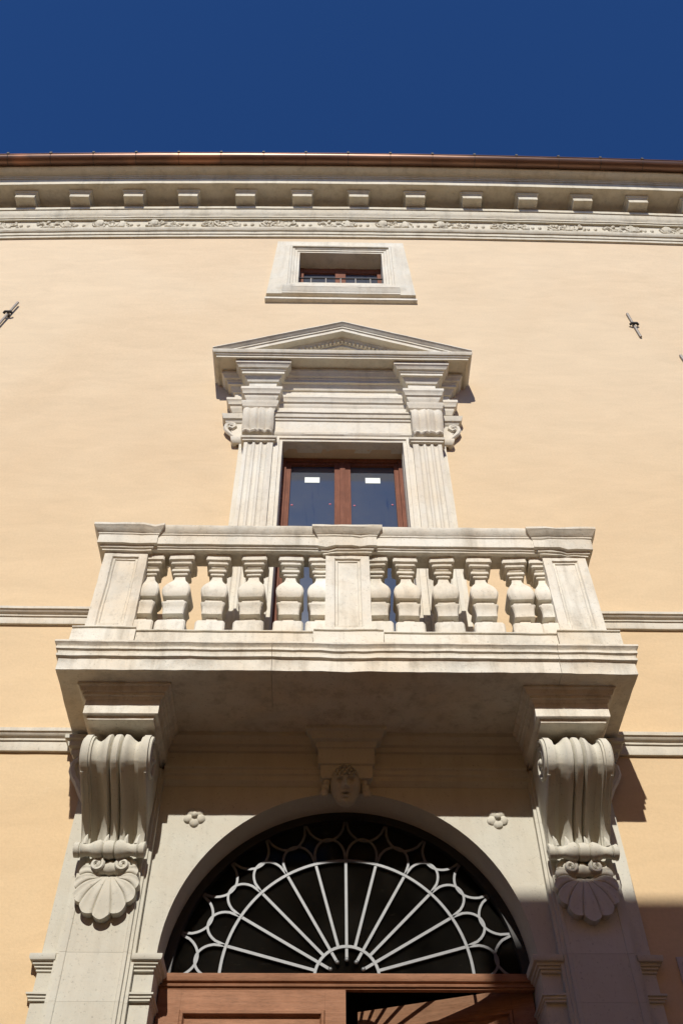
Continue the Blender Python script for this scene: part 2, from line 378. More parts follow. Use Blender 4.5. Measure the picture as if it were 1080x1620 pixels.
for i, x in enumerate(MX[:-1]):
    x = x+0.10
    put('leaf_scroll_relief', LR[(i*3+1) % 5], corn, (x+0.43, bow(x+0.43), sag(x+0.43)))
    for dx in (-0.075, 0.035): put('boss', bs, corn, (x+dx, bow(x)-0.033, sag(x)+13.96))
# gutter
q = MB(); n_ = 14
ring = [(-0.66-0.09*math.cos(PI*k/n_), 15.03-0.09*math.sin(PI*k/n_)) for k in range(n_+1)]; ring2 = [(-0.66-0.084*math.cos(PI*k/n_), 15.03-0.084*math.sin(PI*k/n_)) for k in range(n_, -1, -1)]
lip = [(-0.75+0.011*math.cos(a), 15.033+0.011*math.sin(a)) for a in [PI*1.4-2*PI*k/8 for k in range(8)]]
rg = []; lg = []
for k in range(97):
    x = XL+(XR-XL)*k/96; rg.append([Vector((x, y_, z_)) for y_, z_ in ring+ring2]); lg.append([Vector((x, y_, z_)) for y_, z_ in lip])
q.loft(rg); q.loft(lg); gut = bent(q).build('gutter', 'copper', PZ, 0.0015, 1.5, label='brown copper half round roof gutter')
q = MB(); q.tube([(0, -0.66-0.093*math.cos(a), 15.03-0.093*math.sin(a)) for a in [PI*k/9 for k in range(10)]], 0.004, 5); q.box(-0.018, 0.018, -0.768, -0.735, 15.03, 15.082)
gb = q.mesh('gutter_bracket', 'dkiron')
x = -7.2-0.665*7
while x < 11.8: put('gutter_bracket', gb, gut, (x, bow(x), sag(x))); x += 0.665
q = MB()
q.add([(XL, -0.80, 14.52), (XR, -0.80, 14.52), (XR, 4.5, 16.3), (XL, 4.5, 16.3), (XL, 9.6, 14.5), (XR, 9.6, 14.5), (XL, -0.7, 14.30), (XR, -0.7, 14.30), (XR, 9.5, 14.3), (XL, 9.5, 14.3)], [(0, 1, 2, 3), (3, 2, 5, 4), (0, 1, 7, 6), (6, 7, 8, 9), (4, 5, 8, 9), (0, 3, 4, 9, 6), (1, 2, 5, 8, 7)])
q.v = [Vector((p.x, p.y+0.30, p.z+0.74)) for p in q.v]; q.build('roof', 'tile', PZ)

# ---- attic window
def rframe(mb, xi, z0, z1, prof, top_x=None, flare=None):
    """mitred frame round a rectangle: prof (in-plane outward, protrusion)"""
    rings = []
    for sx, sz in ((-1, 0), (-1, 1), (1, 1), (1, 0)):
        rr = []
        for o, p in prof:
            X = sx*(xi+o); Zz = (z1+o) if sz else (z0-o)
            if flare and o > flare[0] and not sz: X = sx*(xi+o+flare[1])
            rr.append(Vector((X, -p, Zz)))
        rings.append(rr)
    out = []
    for i in range(4):
        a, b_ = rings[i], rings[(i+1) % 4]; k = 12
        for q_ in range(k): out.append([a[j].lerp(b_[j], q_/k) for j in range(len(prof))])
    out.append(out[0]); mb.loft(out, True, False)
q = MB()
rframe(q, 0.593, 12.05, 13.0, [(0, -0.30), (0, 0.02), (0.03, 0.02), (0.035, 0.032), (0.07, 0.035), (0.075, 0.048), (0.115, 0.052), (0.125, 0.062), (0.127, -0.02)])
rframe(q, 0.70, 11.90, 13.10, [(0, -0.02), (0.0, 0.075), (0.03, 0.078), (0.04, 0.06), (0.10, 0.052), (0.11, 0.045), (0.225, 0.042), (0.235, -0.02)], flare=(0.05, 0.085))
aw = q.build('attic_window', 'stone', PZ, 0.0025, 4, label='small attic window in a flared stone frame below the cornice')
q = MB(); q.mould([(-0.80, -0.025), (0.80, -0.025)], [(0.0, 11.66), (0.03, 11.675), (0.03, 11.70), (0.045, 11.72), (0.056, 11.78), (0.068, 11.795), (0.070, 11.845), (0.04, 11.86), (0.0, 11.95)], back=0.06, step=0.1); q.build('sill', 'stone', aw, 0.0025, 4)
q = MB(); q.mould([(-1.02, 0), (1.02, 0)], [(0.03, 11.49), (0.055, 11.505), (0.055, 11.545), (0.045, 11.56)], step=0.1); q.build('apron', 'stone', aw, 0.0025, 4)
for x0, x1 in ((-0.59, -0.535), (-0.075, 0.075), (0.535, 0.59)):
    q = MB(); q.box(x0, x1, 0.22, 0.29, 12.06, 12.99); q.build('sash_stile', 'frame', aw)
q = MB(); q.box(-0.534, 0.534, 0.225, 0.285, 12.85, 12.99); q.build('sash_rail', 'frame', aw)
for x0, x1 in ((-0.534, -0.076), (0.076, 0.534)):
    q = MB(); q.box(x0, x1, 0.25, 0.26, 12.06, 12.85); q.build('pane', 'film', aw)
q = MB(); q.tube([(-0.60, 0.10, 12.42), (0.60, 0.10, 12.42)], 0.012); q.build('guard_rail', 'dkiron', aw)
for k in range(5):
    q = MB(); q.tube([(-0.42+0.21*k, 0.10, 12.04), (-0.42+0.21*k, 0.10, 12.42)], 0.010); q.build('guard_bar', 'iron', aw)

# ---- balcony window: architrave and entablature, pilasters, brackets, pediment
q = MB()
for sg in (-1, 1):                                             # inner jamb architrave
    a = MB(); a.mould([(-0.735, -0.02), (-0.64, -0.02)], [(0.085, 4.62), (0.085, 8.20)], back=0.05, step=1); a.mould([(-0.735, -0.02), (-0.675, -0.02)], [(0.105, 4.62), (0.105, 8.22)], back=0.04, step=1)
    if sg > 0: a.mirror()
    q.v, q.f = q.v+a.v, q.f+[tuple(i+len(q.v) for i in f) for f in a.f]
q.mould([(-0.74, 0), (0.74, 0)], [(0.10, 8.185), (0.105, 8.215), (0.12, 8.22), (0.12, 8.255), (0.135, 8.27), (0.14, 8.30), (0.12, 8.305), (0.12, 8.52), (0.135, 8.53), (0.14, 8.56), (0.155, 8.565), (0.165, 8.61), (0.18, 8.62), (0.18, 8.645), (0.12, 8.66), (0.12, 8.79)], back=0.05, step=0.09)
bw = q.build('balcony_window', 'stone', PZ, 0.0025, 4, label='tall casement window framed by pilasters under a triangular pediment')
q = MB()                                                       # stone reveal lining
q.box(-0.66, 0.66, -0.095, 0.115, 8.187, 8.30); q.box(-0.70, -0.636, 0.0, 0.115, 4.60, 8.184); q.box(0.636, 0.70, 0.0, 0.115, 4.60, 8.184); q.build('reveal', 'stone', bw)
EP = [(-1.225, 0), (-1.225, -0.05), (-1.055, -0.05), (-1.055, -0.20), (-0.745, -0.20), (-0.745, -0.09)]
EP = EP+[(-x, y) for x, y in reversed(EP)]
q = MB()
q.mould(EP, [(0, 8.79), (0.012, 8.815), (0.02, 8.83), (0.03, 8.85), (0.03, 8.87), (0.05, 8.885), (0.058, 8.925), (0.075, 8.945), (0.075, 8.985), (0.0, 8.998), (0, 9.165), (0.02, 9.17), (0.03, 9.20), (0.055, 9.225), (0.06, 9.235), (0.085, 9.24), (0.085, 9.275), (0.10, 9.285), (0.10, 9.30), (0.125, 9.31), (0.145, 9.35), (0.16, 9.36), (0.16, 9.412)], back=0.045, step=0.09)
q.build('entablature', 'stone', bw, 0.0025, 4)
CP = [(-1.255, 0.0), (-1.255, -0.21), (1.255, -0.21), (1.255, 0.0)]
q = MB()
q.mould(CP, [(0.0, 9.415), (0.165, 9.415), (0.165, 9.405), (0.185, 9.405), (0.185, 9.435), (0.20, 9.44), (0.205, 9.455), (0.22, 9.46), (0.235, 9.49), (0.235, 9.505), (0.0, 9.512)], back=0.18, step=0.09)
pd = q.build('pediment', 'stone', bw, 0.0025, 4)
SL = 0.429
def rake(prof, x_out, zt, mb, n=22):
    rings = []
    for k in range(2*n+1):
        x = -x_out+x_out*k/n; rings.append([Vector((x*(1 - 0.0), -o, zt+(1.5-abs(x))*SL+h)) for o, h in prof])
    mb.loft(rings)
q = MB(); rake([(0.0, 0.0), (0.44, 0.0), (0.445, -0.022), (0.43, -0.03), (0.415, -0.055), (0.40, -0.065), (0.40, -0.085), (0.385, -0.09), (0.385, -0.145), (0.37, -0.145), (0.37, -0.135), (0.30, -0.135), (0.29, -0.16), (0.26, -0.18), (0.255, -0.205), (0.235, -0.205), (0.235, -0.245), (0.215, -0.25), (0.0, -0.25)], 1.49, 9.552, q)
for i, p in enumerate(q.v): q.v[i].z = max(p.z, 9.507 if abs(p.x) > 1.2 else 9.507)
q.build('raking_cornice', 'stone', pd, 0.0025, 4)
q = MB(); q.add([(-1.35, -0.15, 9.51), (1.35, -0.15, 9.51), (0, -0.15, 10.02), (-1.35, 0, 9.51), (1.35, 0, 9.51), (0, 0, 10.02)], [(0, 1, 2), (3, 4, 5), (0, 1, 4, 3), (1, 2, 5, 4), (2, 0, 3, 5)]); q.build('tympanum', 'stone', pd)
q = MB(); q.box(-0.013, 0.013, -0.285, -0.23, -0.20, -0.16); dn = q.mesh('dentil', 'stone')
for k in range(-22, 23):
    x = k*0.046; put('dentil', dn, pd, (x, 0, 9.552+(1.5-abs(x))*SL-0.005))
def spil(sg):
    def B(mb, nm, par, wob=0.002, mt='stone'):
        if sg > 0: mb.mirror()
        return mb.build(nm, mt, par, wob, 5)
    # fluted shaft: plan profile of fillets and flutes
    xs = [(-1.039, 0), (-1.010, 0)]
    for c_ in (-0.975, -0.8985, -0.822):
        for k in range(7):
            a = PI*k/6; xs.append((c_-0.028*math.cos(a), 0.020*math.sin(a)))
        xs.append((c_+0.036, 0)); 
    xs = [p for p in xs if p[0] < -0.765]+[(-0.775, 0), (-0.735, 0)]
    xs = sorted(set(xs)); m_ = MB(); rings = []
    for z in (4.62, 4.9, 5.4, 5.9, 6.4, 6.9, 7.4, 7.8, 8.09):
        rings.append([Vector((x, -0.16+d, z)) for x, d in xs]+[Vector((-0.735, -0.03, z)), Vector((-1.039, -0.03, z))])
    m_.loft(rings); ps = B(m_, 'pilaster', bw)
    m_ = MB(); m_.box(-1.104, -1.03, -0.05, 0.02, 4.62, 8.80, 1, 8); B(m_, 'backing_strip', ps)
    m_ = MB(); m_.mould([(-1.045, -0.02), (-1.045, -0.165), (-0.73, -0.165), (-0.73, -0.02)], [(0, 8.085), (0.014, 8.09), (0.014, 8.11), (0.03, 8.12), (0.034, 8.15), (0, 8.165)], back=0.02); B(m_, 'necking', ps)
    m_ = MB(); m_.mould([(-1.065, -0.02), (-1.065, -0.20), (-0.748, -0.20), (-0.748, -0.02)], [(0, 8.59), (0.012, 8.625), (0.012, 8.64), (0.03, 8.66), (0.03, 8.68), (0.042, 8.70), (0.045, 8.748), (0, 8.755), (0, 8.80)], back=0.15); B(m_, 'capital_abacus', ps)
    # reeded scroll bracket
    def fn(u, v):
        x = -1.07+u*0.322; wv = 0.020*abs(math.sin(PI*u*4.0))+(0.012 if 0.42 < u < 0.58 else 0)
        y = -0.235-0.045*math.sin(PI*min(1, v*1.25))**1.0*(1-v*0.6)+0.05*v
        if v > 0.82: y -= 0.035*math.sin(PI*(v-0.82)/0.18)
        zz = 8.60-v*0.435
        if v == 0 or v == 1: wv = -0.02
        return Vector((x+(0.012 if v < 0.8 else -0.006)*(u-0.5), y-wv, zz))
    m_ = MB(); m_.grid(fn, 28, 26, back=-0.05); B(m_, 'scroll_bracket', ps)
    # side strip, volute ear
    m_ = MB(); m_.box(-1.225, -1.06, -0.045, 0.02, 8.68, 8.80); m_.mould([(-1.27, 0.02), (-1.27, -0.05), (-1.05, -0.05)], [(0, 8.575), (0.012, 8.585), (0.02, 8.61), (0.04, 8.62), (0.05, 8.65), (0.058, 8.69), (0, 8.70)], back=0.04); B(m_, 'side_cap', ps)
    m_ = MB()
    pts = [Vector((x, -0.05, z)) for x, z in ((-1.115, 8.26), (-1.15, 8.30), (-1.20, 8.36), (-1.25, 8.42), (-1.275, 8.48), (-1.265, 8.54), (-1.225, 8.565), (-1.185, 8.545), (-1.175, 8.505), (-1.20, 8.475), (-1.225, 8.49), (-1.222, 8.515))]
    m_.tube(pts, 0.026, 7); m_.grid(lambda u, v: Vector((-1.06-(0.07+0.135*v)*u, -0.045, 8.24+0.34*v)), 2, 4, back=0.01)
    m_.blob((-1.212, -0.06, 8.51), (0.022, 0.03, 0.022), 8, 5)
    m_.mould([(-1.17, 0.0), (-1.17, -0.06), (-1.06, -0.06)], [(0, 8.205), (0.02, 8.225), (0.03, 8.26), (0.03, 8.285), (0, 8.29)], back=0.03)
    B(m_, 'side_volute', ps)
for sg in (-1, 1): spil(sg)
# timber casements
for x0, x1, nm in ((-0.66, -0.598, 'window_jamb'), (0.598, 0.66, 'window_jamb')):
    q = MB(); q.box(x0, x1, 0.118, 0.20, 4.62, 8.18); q.build(nm, 'frame', bw)
q = MB(); q.box(-0.597, 0.597, 0.12, 0.20, 8.125, 8.18); q.build('window_head', 'frame', bw)
for sg in (-1, 1):
    for x0, x1 in ((0.028, 0.085), (0.548, 0.596)):
        a, b_ = sorted((sg*x0, sg*x1)); q = MB(); q.box(a, b_, 0.135, 0.195, 4.63, 8.12); q.build('casement_stile', 'frame', bw)
    for z0, z1 in ((4.63, 4.80), (8.085, 8.12)):
        a, b_ = sorted((sg*0.086, sg*0.547)); q = MB(); q.box(a, b_, 0.138, 0.195, z0, z1); q.build('casement_rail', 'frame', bw)
    a, b_ = sorted((sg*0.086, sg*0.547)); q = MB(); q.box(a, b_, 0.165, 0.175, 4.80, 8.085); pn = q.build('pane', 'film', bw)
    c_ = sg*0.32; q = MB(); q.box(c_-0.078, c_+0.078, 0.1615, 0.1645, 7.81, 7.90); q.build('paper_sticker', 'white', bw, label='small white paper sticker on the glass')
    for dx, z in ((-0.20, 7.44), (0.19, 7.46)):
        q = MB(); q.blob((c_+dx, 0.163, z), (0.013, 0.004, 0.011), 7, 4); q.build('sticker_dot', 'pink', bw)
q = MB(); q.box(-0.027, 0.027, 0.122, 0.19, 4.63, 8.12); q.build('meeting_stile', 'frame', bw)

# ---- balcony
BPATH = [(-2.02, 0.0), (-2.02, -0.82), (2.02, -0.82), (2.02, 0.0)]
SLAB = [(0.035, 4.377), (0.035, 4.475), (0.042, 4.485), (0.055, 4.49), (0.055, 4.51), (0.048, 4.515), (0.052, 4.535), (0.066, 4.545), (0.066, 4.565), (0.06, 4.57), (0.07, 4.585), (0.082, 4.597), (0.082, 4.612), (0.0, 4.625)]
q = MB(); q.box(-1.63, 1.63, -0.45, 0.0, 4.379, 4.62, 12, 1)
bal = q.build('balcony', 'balc', PZ, 0.002, 4.5, label='weathered pale stone balcony with square balusters on scrolled consoles')
for pth in ([(-2.02, 0.0), (-2.02, -0.82), (-0.545, -0.82)], [(-0.542, -0.82), (1.512, -0.82)], [(1.515, -0.82), (2.02, -0.82), (2.02, 0.0)]):
    q = MB(); q.mould(pth, SLAB, back=0.39, step=0.05); chip(q, 0.005, 3.0, 0.2).build('slab_block', 'balc', bal, 0.0038, 4.5)
def plinth(x0, x1, yf, yb, z0, z1, nm='plinth'):
    q = MB(); q.mould([(x0, yf), (x1, yf)], [(0, z0), (0, z0+(z1-z0)*0.5), (0, z1-0.018), (-0.006, z1-0.012), (0.012, z1-0.008), (0.012, z1)], back=yb-yf, step=0.06); return q.build(nm, 'balc', bal, 0.003, 4)
plinth(-2.045, -1.572, -0.785, -0.34, 4.615, 4.848); plinth(1.572, 2.045, -0.785, -0.34, 4.615, 4.848)
plinth(-1.568, -0.255, -0.772, -0.40, 4.615, 4.828); plinth(0.275, 1.568, -0.772, -0.40, 4.615, 4.828); plinth(-0.251, 0.271, -0.778, -0.38, 4.615, 4.845)
for sg in (-1, 1):
    a, b_ = sorted((sg*1.60, sg*2.02)); plinth(a, b_, -0.337, 0.0, 4.615, 4.835)
def pedestal(xc, hx=0.18):
    q = MB(); y0, y1 = -0.72, -0.36; x0, x1 = xc-hx, xc+hx; z0, z1 = 4.84, 5.76; pi_ = 0.07
    # body with a sunk, moulded panel on the front
    L = [(0, 0), (pi_, 0), (pi_+0.010, 0.016), (pi_+0.024, 0.012), (pi_+0.032, 0.022), (pi_+0.036, 0.022)]
    rings = []
    for ins, dep in L:
        rings.append([Vector((x, y0+dep, z)) for x, z in ((x0+ins, z0+ins*1.25), (x1-ins, z0+ins*1.25), (x1-ins, z1-ins), (x0+ins, z1-ins))])
    def sub(r): 
        o = []
        for i in range(4):
            for k in range(10): o.append(r[i].lerp(r[(i+1) % 4], k/10))
        return o
    rings = [sub([Vector((p.x, y1, p.z)) for p in rings[0]])]+[sub(r) for r in rings]
    q.loft(rings); p = q.build('pedestal', 'balc', bal, 0.0045, 7)
    return p
RAIL = [(-0.165, 5.754), (0, 5.752), (0.018, 5.757), (0.018, 5.772), (0.03, 5.776), (0.034, 5.79), (0.05, 5.796), (0.05, 5.893), (0.058, 5.90), (0.058, 5.912), (0.064, 5.917), (0.078, 5.95), (0.086, 5.968), (0.086, 5.992), (0.0, 5.998), (-0.165, 5.952)]
CAP = [(0, 5.735), (0.02, 5.74), (0.02, 5.757), (0.034, 5.762), (0.04, 5.784), (0.062, 5.79), (0.062, 5.885), (0.070, 5.893), (0.070, 5.905), (0.078, 5.91), (0.098, 5.945), (0.112, 5.962), (0.112, 5.985), (0.0, 6.004)]
def cap(xc, hx=0.18):
    q = MB(); h = hx+0.003; q.mould([(xc-h, -0.355), (xc-h, -0.723), (xc+h, -0.723), (xc+h, -0.355)], CAP, back=0.17, step=0.05); return chip(q, 0.016).build('pedestal_cap', 'balc', bal, 0.005, 6)
for xc in (-1.80, 0.012, 1.80): pedestal(xc, 0.178); cap(xc, 0.178)
for x0, x1 in ((-1.63, -0.16), (0.185, 1.63)):
    q = MB(); q.mould([(x0, -0.72), (x1, -0.72)], RAIL, back=None, step=0.06); q.build('rail', 'balc', bal, 0.0035, 4)
for sg in (-1, 1):
    q = MB(); q.mould([(-1.955, -0.36), (-1.955, 0.0)], RAIL, back=None, step=0.06)
    q.v = [Vector((-1.955-(p.x+1.955), p.y, p.z)) for p in q.v]
    if sg > 0: q.mirror()
    q.build('side_rail', 'balc', bal, 0.0035, 4)
BP = [(0.118, 4.80), (0.120, 4.83), (0.120, 4.98), (0.112, 5.002), (0.084, 5.012), (0.052, 5.018), (0.046, 5.045), (0.046, 5.085), (0.060, 5.092), (0.083, 5.096), (0.083, 5.108), (0.084, 5.14), (0.090, 5.175), (0.100, 5.195), (0.101, 5.208), (0.064, 5.211), (0.060, 5.230), (0.075, 5.233), (0.075, 5.247), (0.060, 5.250), (0.062, 5.268), (0.098, 5.272), (0.106, 5.288), (0.112, 5.31), (0.114, 5.338), (0.109, 5.37), (0.095, 5.41), (0.074, 5.45), (0.055, 5.485), (0.045, 5.518), (0.043, 5.548), (0.060, 5.551), (0.060, 5.566), (0.050, 5.570), (0.052, 5.576), (0.075, 5.580), (0.075, 5.602), (0.050, 5.607), (0.045, 5.614), (0.045, 5.630), (0.060, 5.635), (0.068, 5.652), (0.086, 5.658), (0.088, 5.678), (0.095, 5.684), (0.106, 5.690), (0.106, 5.76)]
bmeshes = []
for k in range(12):
    q = MB(); q.lathe4((0, 0), [(h*(0.965+0.02*math.sin(k*2.3)), z) for h, z in BP], 0.10); off = Vector((k*3.1, k*1.7, 0)); q.v = [wobv(p+off, 0.0028, 11)-off for p in q.v]; bmeshes.append(q.mesh('baluster', 'balc', 0, ang=24))
for i, x in enumerate((-1.590, -1.344, -1.046, -0.748, -0.450, -0.203, 0.243, 0.487, 0.793, 1.095, 1.392, 1.615)):
    put('baluster', bmeshes[i], bal, (x, -0.595, 0), rot=(0, 0, math.radians(random.uniform(-2.5, 2.5))))
for x in (-1.83, 1.83): put('baluster', bmeshes[1], bal, (x, -0.165, 0))

# ---- consoles under the balcony
def spath():
    P = []
    c = (-0.425, 3.925); r = 0.172
    for k in range(15):
        a = math.radians(100+k*(222-100)/14); P.append((c[0]+r*math.cos(a), c[1]+r*math.sin(a)))
    ctrl = [P[-1], (-0.445, 3.742), (-0.335, 3.68), (-0.238, 3.61), (-0.172, 3.54), (-0.142, 3.475), (-0.135, 3.41)]
    for i in range(1, len(ctrl)-1):
        p0, p1, p2, p3 = ctrl[i-1], ctrl[i], ctrl[min(i+1, 6)], ctrl[min(i+2, 6)]
        for k in range(4):
            t_ = k/4; f = lambda a, b_, c_, d_: 0.5*((2*b_)+(-a+c_)*t_+(2*a-5*b_+4*c_-d_)*t_*t_+(-a+3*b_-3*c_+d_)*t_**3)
            P.append((f(p0[0], p1[0], p2[0], p3[0]), f(p0[1], p1[1], p2[1], p3[1])))
    P.append(ctrl[-1]); return P
SP = spath()
def xprof(u):
    s = abs(u-0.5)*2                              # 0 centre .. 1 edge
    K = [(0, 0.004), (0.08, 0.002), (0.125, -0.008), (0.15, -0.026), (0.175, -0.010), (0.22, 0.004), (0.32, 0.0), (0.45, -0.022), (0.58, -0.036), (0.68, -0.030), (0.735, -0.022), (0.74, -0.008), (0.80, -0.008), (0.805, 0.0), (1.0, 0.0)]
    for i in range(len(K)-1):
        if K[i][0] <= s <= K[i+1][0]:
            q_ = (s-K[i][0])/(K[i+1][0]-K[i][0]); return 1.35*(K[i][1]+(K[i+1][1]-K[i][1])*q_)
    return 0
us = sorted({0, 1, *[0.5+d*x/2 for d in (-1, 1) for x in (0, 0.04, 0.08, 0.105, 0.125, 0.15, 0.175, 0.2, 0.22, 0.27, 0.32, 0.38, 0.45, 0.52, 0.58, 0.63, 0.68, 0.735, 0.74, 0.80, 0.805, 0.9)]})
def console(sg):
    XC, HW = -1.588, 0.222
    def B(mb, nm, par, wob=0.0025, mt='dress', fr=6, ang=35, label=None):
        if sg > 0: mb.mirror()
        return mb.build(nm, mt, par, wob, fr, ang, label)
    m_ = MB(); rings = []
    for i, (y, z) in enumerate(SP):
        a, b_ = SP[max(i-1, 0)], SP[min(i+1, len(SP)-1)]; d = Vector((b_[0]-a[0], b_[1]-a[1])).normalized(); nn = Vector((-d.y, d.x))
        if nn.x > 0 and i > 3: nn = -nn
        if i <= 3: nn = Vector((y+0.425, z-3.925)).normalized()
        tp = 1.0 - 0.07*max(0, (3.8-z))/0.4
        rr = [Vector((XC+(u*2-1)*HW*tp, y+nn.x*xprof(u), z+nn.y*xprof(u))) for u in us]
        rr += [Vector((XC+HW*tp, -0.05, z)), Vector((XC-HW*tp, -0.05, z))]; rings.append(rr)
    m_.loft(rings)
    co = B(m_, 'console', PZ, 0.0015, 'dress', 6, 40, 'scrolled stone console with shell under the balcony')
    for e, d in ((XC+HW+0.004, 1), (XC-HW-0.004, -1)):
        v_ = MB(); v_.tube(spiral((-0.425, 3.925), 0.155, 0.03, PI*0.5, 1.75, 40, 'yz', x=e), 0.018, 6, lambda q_: 1-0.4*q_); v_.blob((e, -0.425, 3.925), (0.03, 0.032, 0.032), 8, 6); B(v_, 'volute', co, 0.001)
        v_ = MB(); v_.tube(spiral((-0.17, 3.39), 0.048, 0.012, PI*0.6, 1.3, 16, 'yz', x=e), 0.012, 6); B(v_, 'volute', co, 0.001)
        v_ = MB(); v_.tube([Vector((e-d*0.012, y+0.05, z-0.03)) for y, z in SP[14:-4]], 0.012, 6); B(v_, 'edge_bead', co, 0.001)
    # lower roll, turned like a baluster, with little leaf tips
    prof = [(-1.0, 0.050), (-0.86, 0.050), (-0.85, 0.042), (-0.80, 0.052), (-0.76, 0.045), (-0.60, 0.038), (-0.42, 0.058), (-0.28, 0.068), (-0.19, 0.058), (-0.165, 0.045), (-0.14, 0.058), (0, 0.064)]
    prof = prof+[(-a, b_) for a, b_ in reversed(prof[:-1])]
    m_ = MB(); m_.loft([[Vector((XC+a*0.232, -0.178+r_*math.cos(2*PI*k/14), 3.388+r_*math.sin(2*PI*k/14))) for k in range(14)] for a, r_ in prof]); B(m_, 'roll', co, 0.002, 'dress', 9, 50)
    for dx in (-0.17, -0.03, 0.10, 0.18):
        m_ = MB(); m_.tube([(XC+dx, -0.20, 3.42), (XC+dx+0.004, -0.212, 3.455), (XC+dx+0.010, -0.205, 3.49)], 0.024, 6, lambda q_: 1-0.9*q_); B(m_, 'leaf_tip', co, 0.004, 'dress', 20)
    # block over the scroll with mouldings up to the slab
    pth = [(XC-0.232, -0.03), (XC-0.232, -0.62), (XC+0.232, -0.62), (XC+0.232, -0.03)]
    m_ = MB(); m_.mould(pth, [(-0.21, 4.122), (-0.002, 4.126), (0.003, 4.15), (0.024, 4.152), (0.03, 4.158), (0.03, 4.268), (0.038, 4.272), (0.045, 4.29), (0.058, 4.295), (0.058, 4.315), (0.072, 4.32), (0.086, 4.352), (0.10, 4.36), (0.10, 4.384)], back=0.222, step=0.07); B(m_, 'impost_block', co, 0.003, 'balc', 5)
    # outer ear in profile against the wall
    m_ = MB(); m_.mould([(-2.02, 0.0), (-2.02, -0.07), (-1.80, -0.07)], [(0, 4.20), (0.02, 4.23), (0.02, 4.255), (0.045, 4.27), (0.055, 4.31), (0.075, 4.32), (0.075, 4.352), (0, 4.36)], back=0.05)
    m_.tube([Vector((x, -0.05, z)) for x, z in ((-1.86, 3.84), (-1.90, 3.90), (-1.935, 3.97), (-1.975, 4.03), (-2.005, 4.09), (-2.005, 4.15), (-1.97, 4.19), (-1.93, 4.17), (-1.925, 4.13))], 0.03, 7)
    m_.grid(lambda u, v: Vector((-1.80-(0.05+0.17*v)*u, -0.05, 3.80+0.40*v)), 2, 4, back=0.01); B(m_, 'side_volute', co, 0.002)
    # shell
    hz = 3.225; XS = -1.572; NL = 9
    AM = 2.0
    def lob(a): return abs(math.cos(a/(2*AM)*NL*PI))
    def Rf(a):
        b_ = abs(a); base = 0.292-0.095*min(1, b_/1.5)**1.2-0.035*max(0, b_-1.5)
        return base*(0.92+0.11*lob(a)**0.6)
    def fs(u, v):
        a = (u*2-1)*AM; r = Rf(a)*v; rb = lob(a)
        bend = a*(1+0.10*math.sin(PI*v))
        y = -0.10-(0.030+0.010*math.sin(PI*min(1, v*1.1))+0.016*v**2+0.020*min(1, v*2.2)*rb**0.33-0.010*v*rb**3)
        return Vector((XS+math.sin(bend)*r+0.05*math.sin(a)*(1-v), y, hz-math.cos(bend)*r))
    m_ = MB(); m_.grid(fs, 162, 12, back=-0.09); sl = B(m_, 'shell', co, 0.0012, 'dress', 12, 50)
    for d in (-1, 1):
        m_ = MB(); m_.tube(spiral((XS+d*0.085, 3.292), 0.046, 0.008, PI/2, 1.5, 22, 'xz', y=-0.170, d=d), 0.014, 6); m_.blob((XS+d*0.085, -0.145, 3.292), (0.05, 0.022, 0.05), 10, 6); B(m_, 'shell_scroll', co, 0.0015, 'dress', 12)
        m_ = MB(); m_.tube([Vector((XS+d*x, -0.125, z)) for x, z in ((0.07, 3.345), (0.12, 3.345), (0.155, 3.315), (0.165, 3.27), (0.185, 3.22))], 0.026, 6, lambda q_: 1-0.45*q_); B(m_, 'shell_wing', co, 0.003, 'dress', 12)
    m_ = MB(); m_.loft([[Vector((XS+a*0.10, -0.128+r_*math.cos(2*PI*k/12), 3.285+r_*1.15*math.sin(2*PI*k/12))) for k in range(12)] for a, r_ in ((-1, 0.03), (-0.6, 0.045), (-0.3, 0.036), (0, 0.048), (0.3, 0.036), (0.6, 0.045), (1, 0.03))]); B(m_, 'shell_hinge', co, 0.0015, 'dress', 12, 50)
for sg in (-1, 1): console(sg)

# ---- portal
AR, AZ = 1.203, 2.735
q = MB()                                             # spandrel panel with the round arch and its reveal
N = 48; YS, YB = -0.025, 0.30
inner = [(-AR, GZ), (-AR, 0), (-AR, 1.4)]+[(AR*math.cos(PI-PI*k/N), AZ+AR*math.sin(PI-PI*k/N)) for k in range(N+1)]+[(AR, 1.4), (AR, 0), (AR, GZ)]
outer = []
for x, z in inner:
    if z <= AZ: outer.append((-1.36 if x < 0 else 1.36, z))
    else:
        a = math.atan2(z-AZ, x); s_ = min(1.36/max(1e-6, abs(math.cos(a))), 1.40/max(1e-6, math.sin(a))); outer.append((s_*math.cos(a), AZ+s_*math.sin(a)))
loops = [[(x, YB, z) for x, z in outer], [(x, YS, z) for x, z in outer], [(x, YS, z) for x, z in inner], [(x, YB, z) for x, z in inner]]
n_ = len(inner); q.add([Vector(p) for L in loops for p in L], [(l*n_+i, l*n_+i+1, ((l+1) % 4)*n_+i+1, ((l+1) % 4)*n_+i) for l in range(4) for i in range(n_-1)]+[(0, n_, 2*n_, 3*n_), (n_-1, 2*n_-1, 3*n_-1, 4*n_-1)])
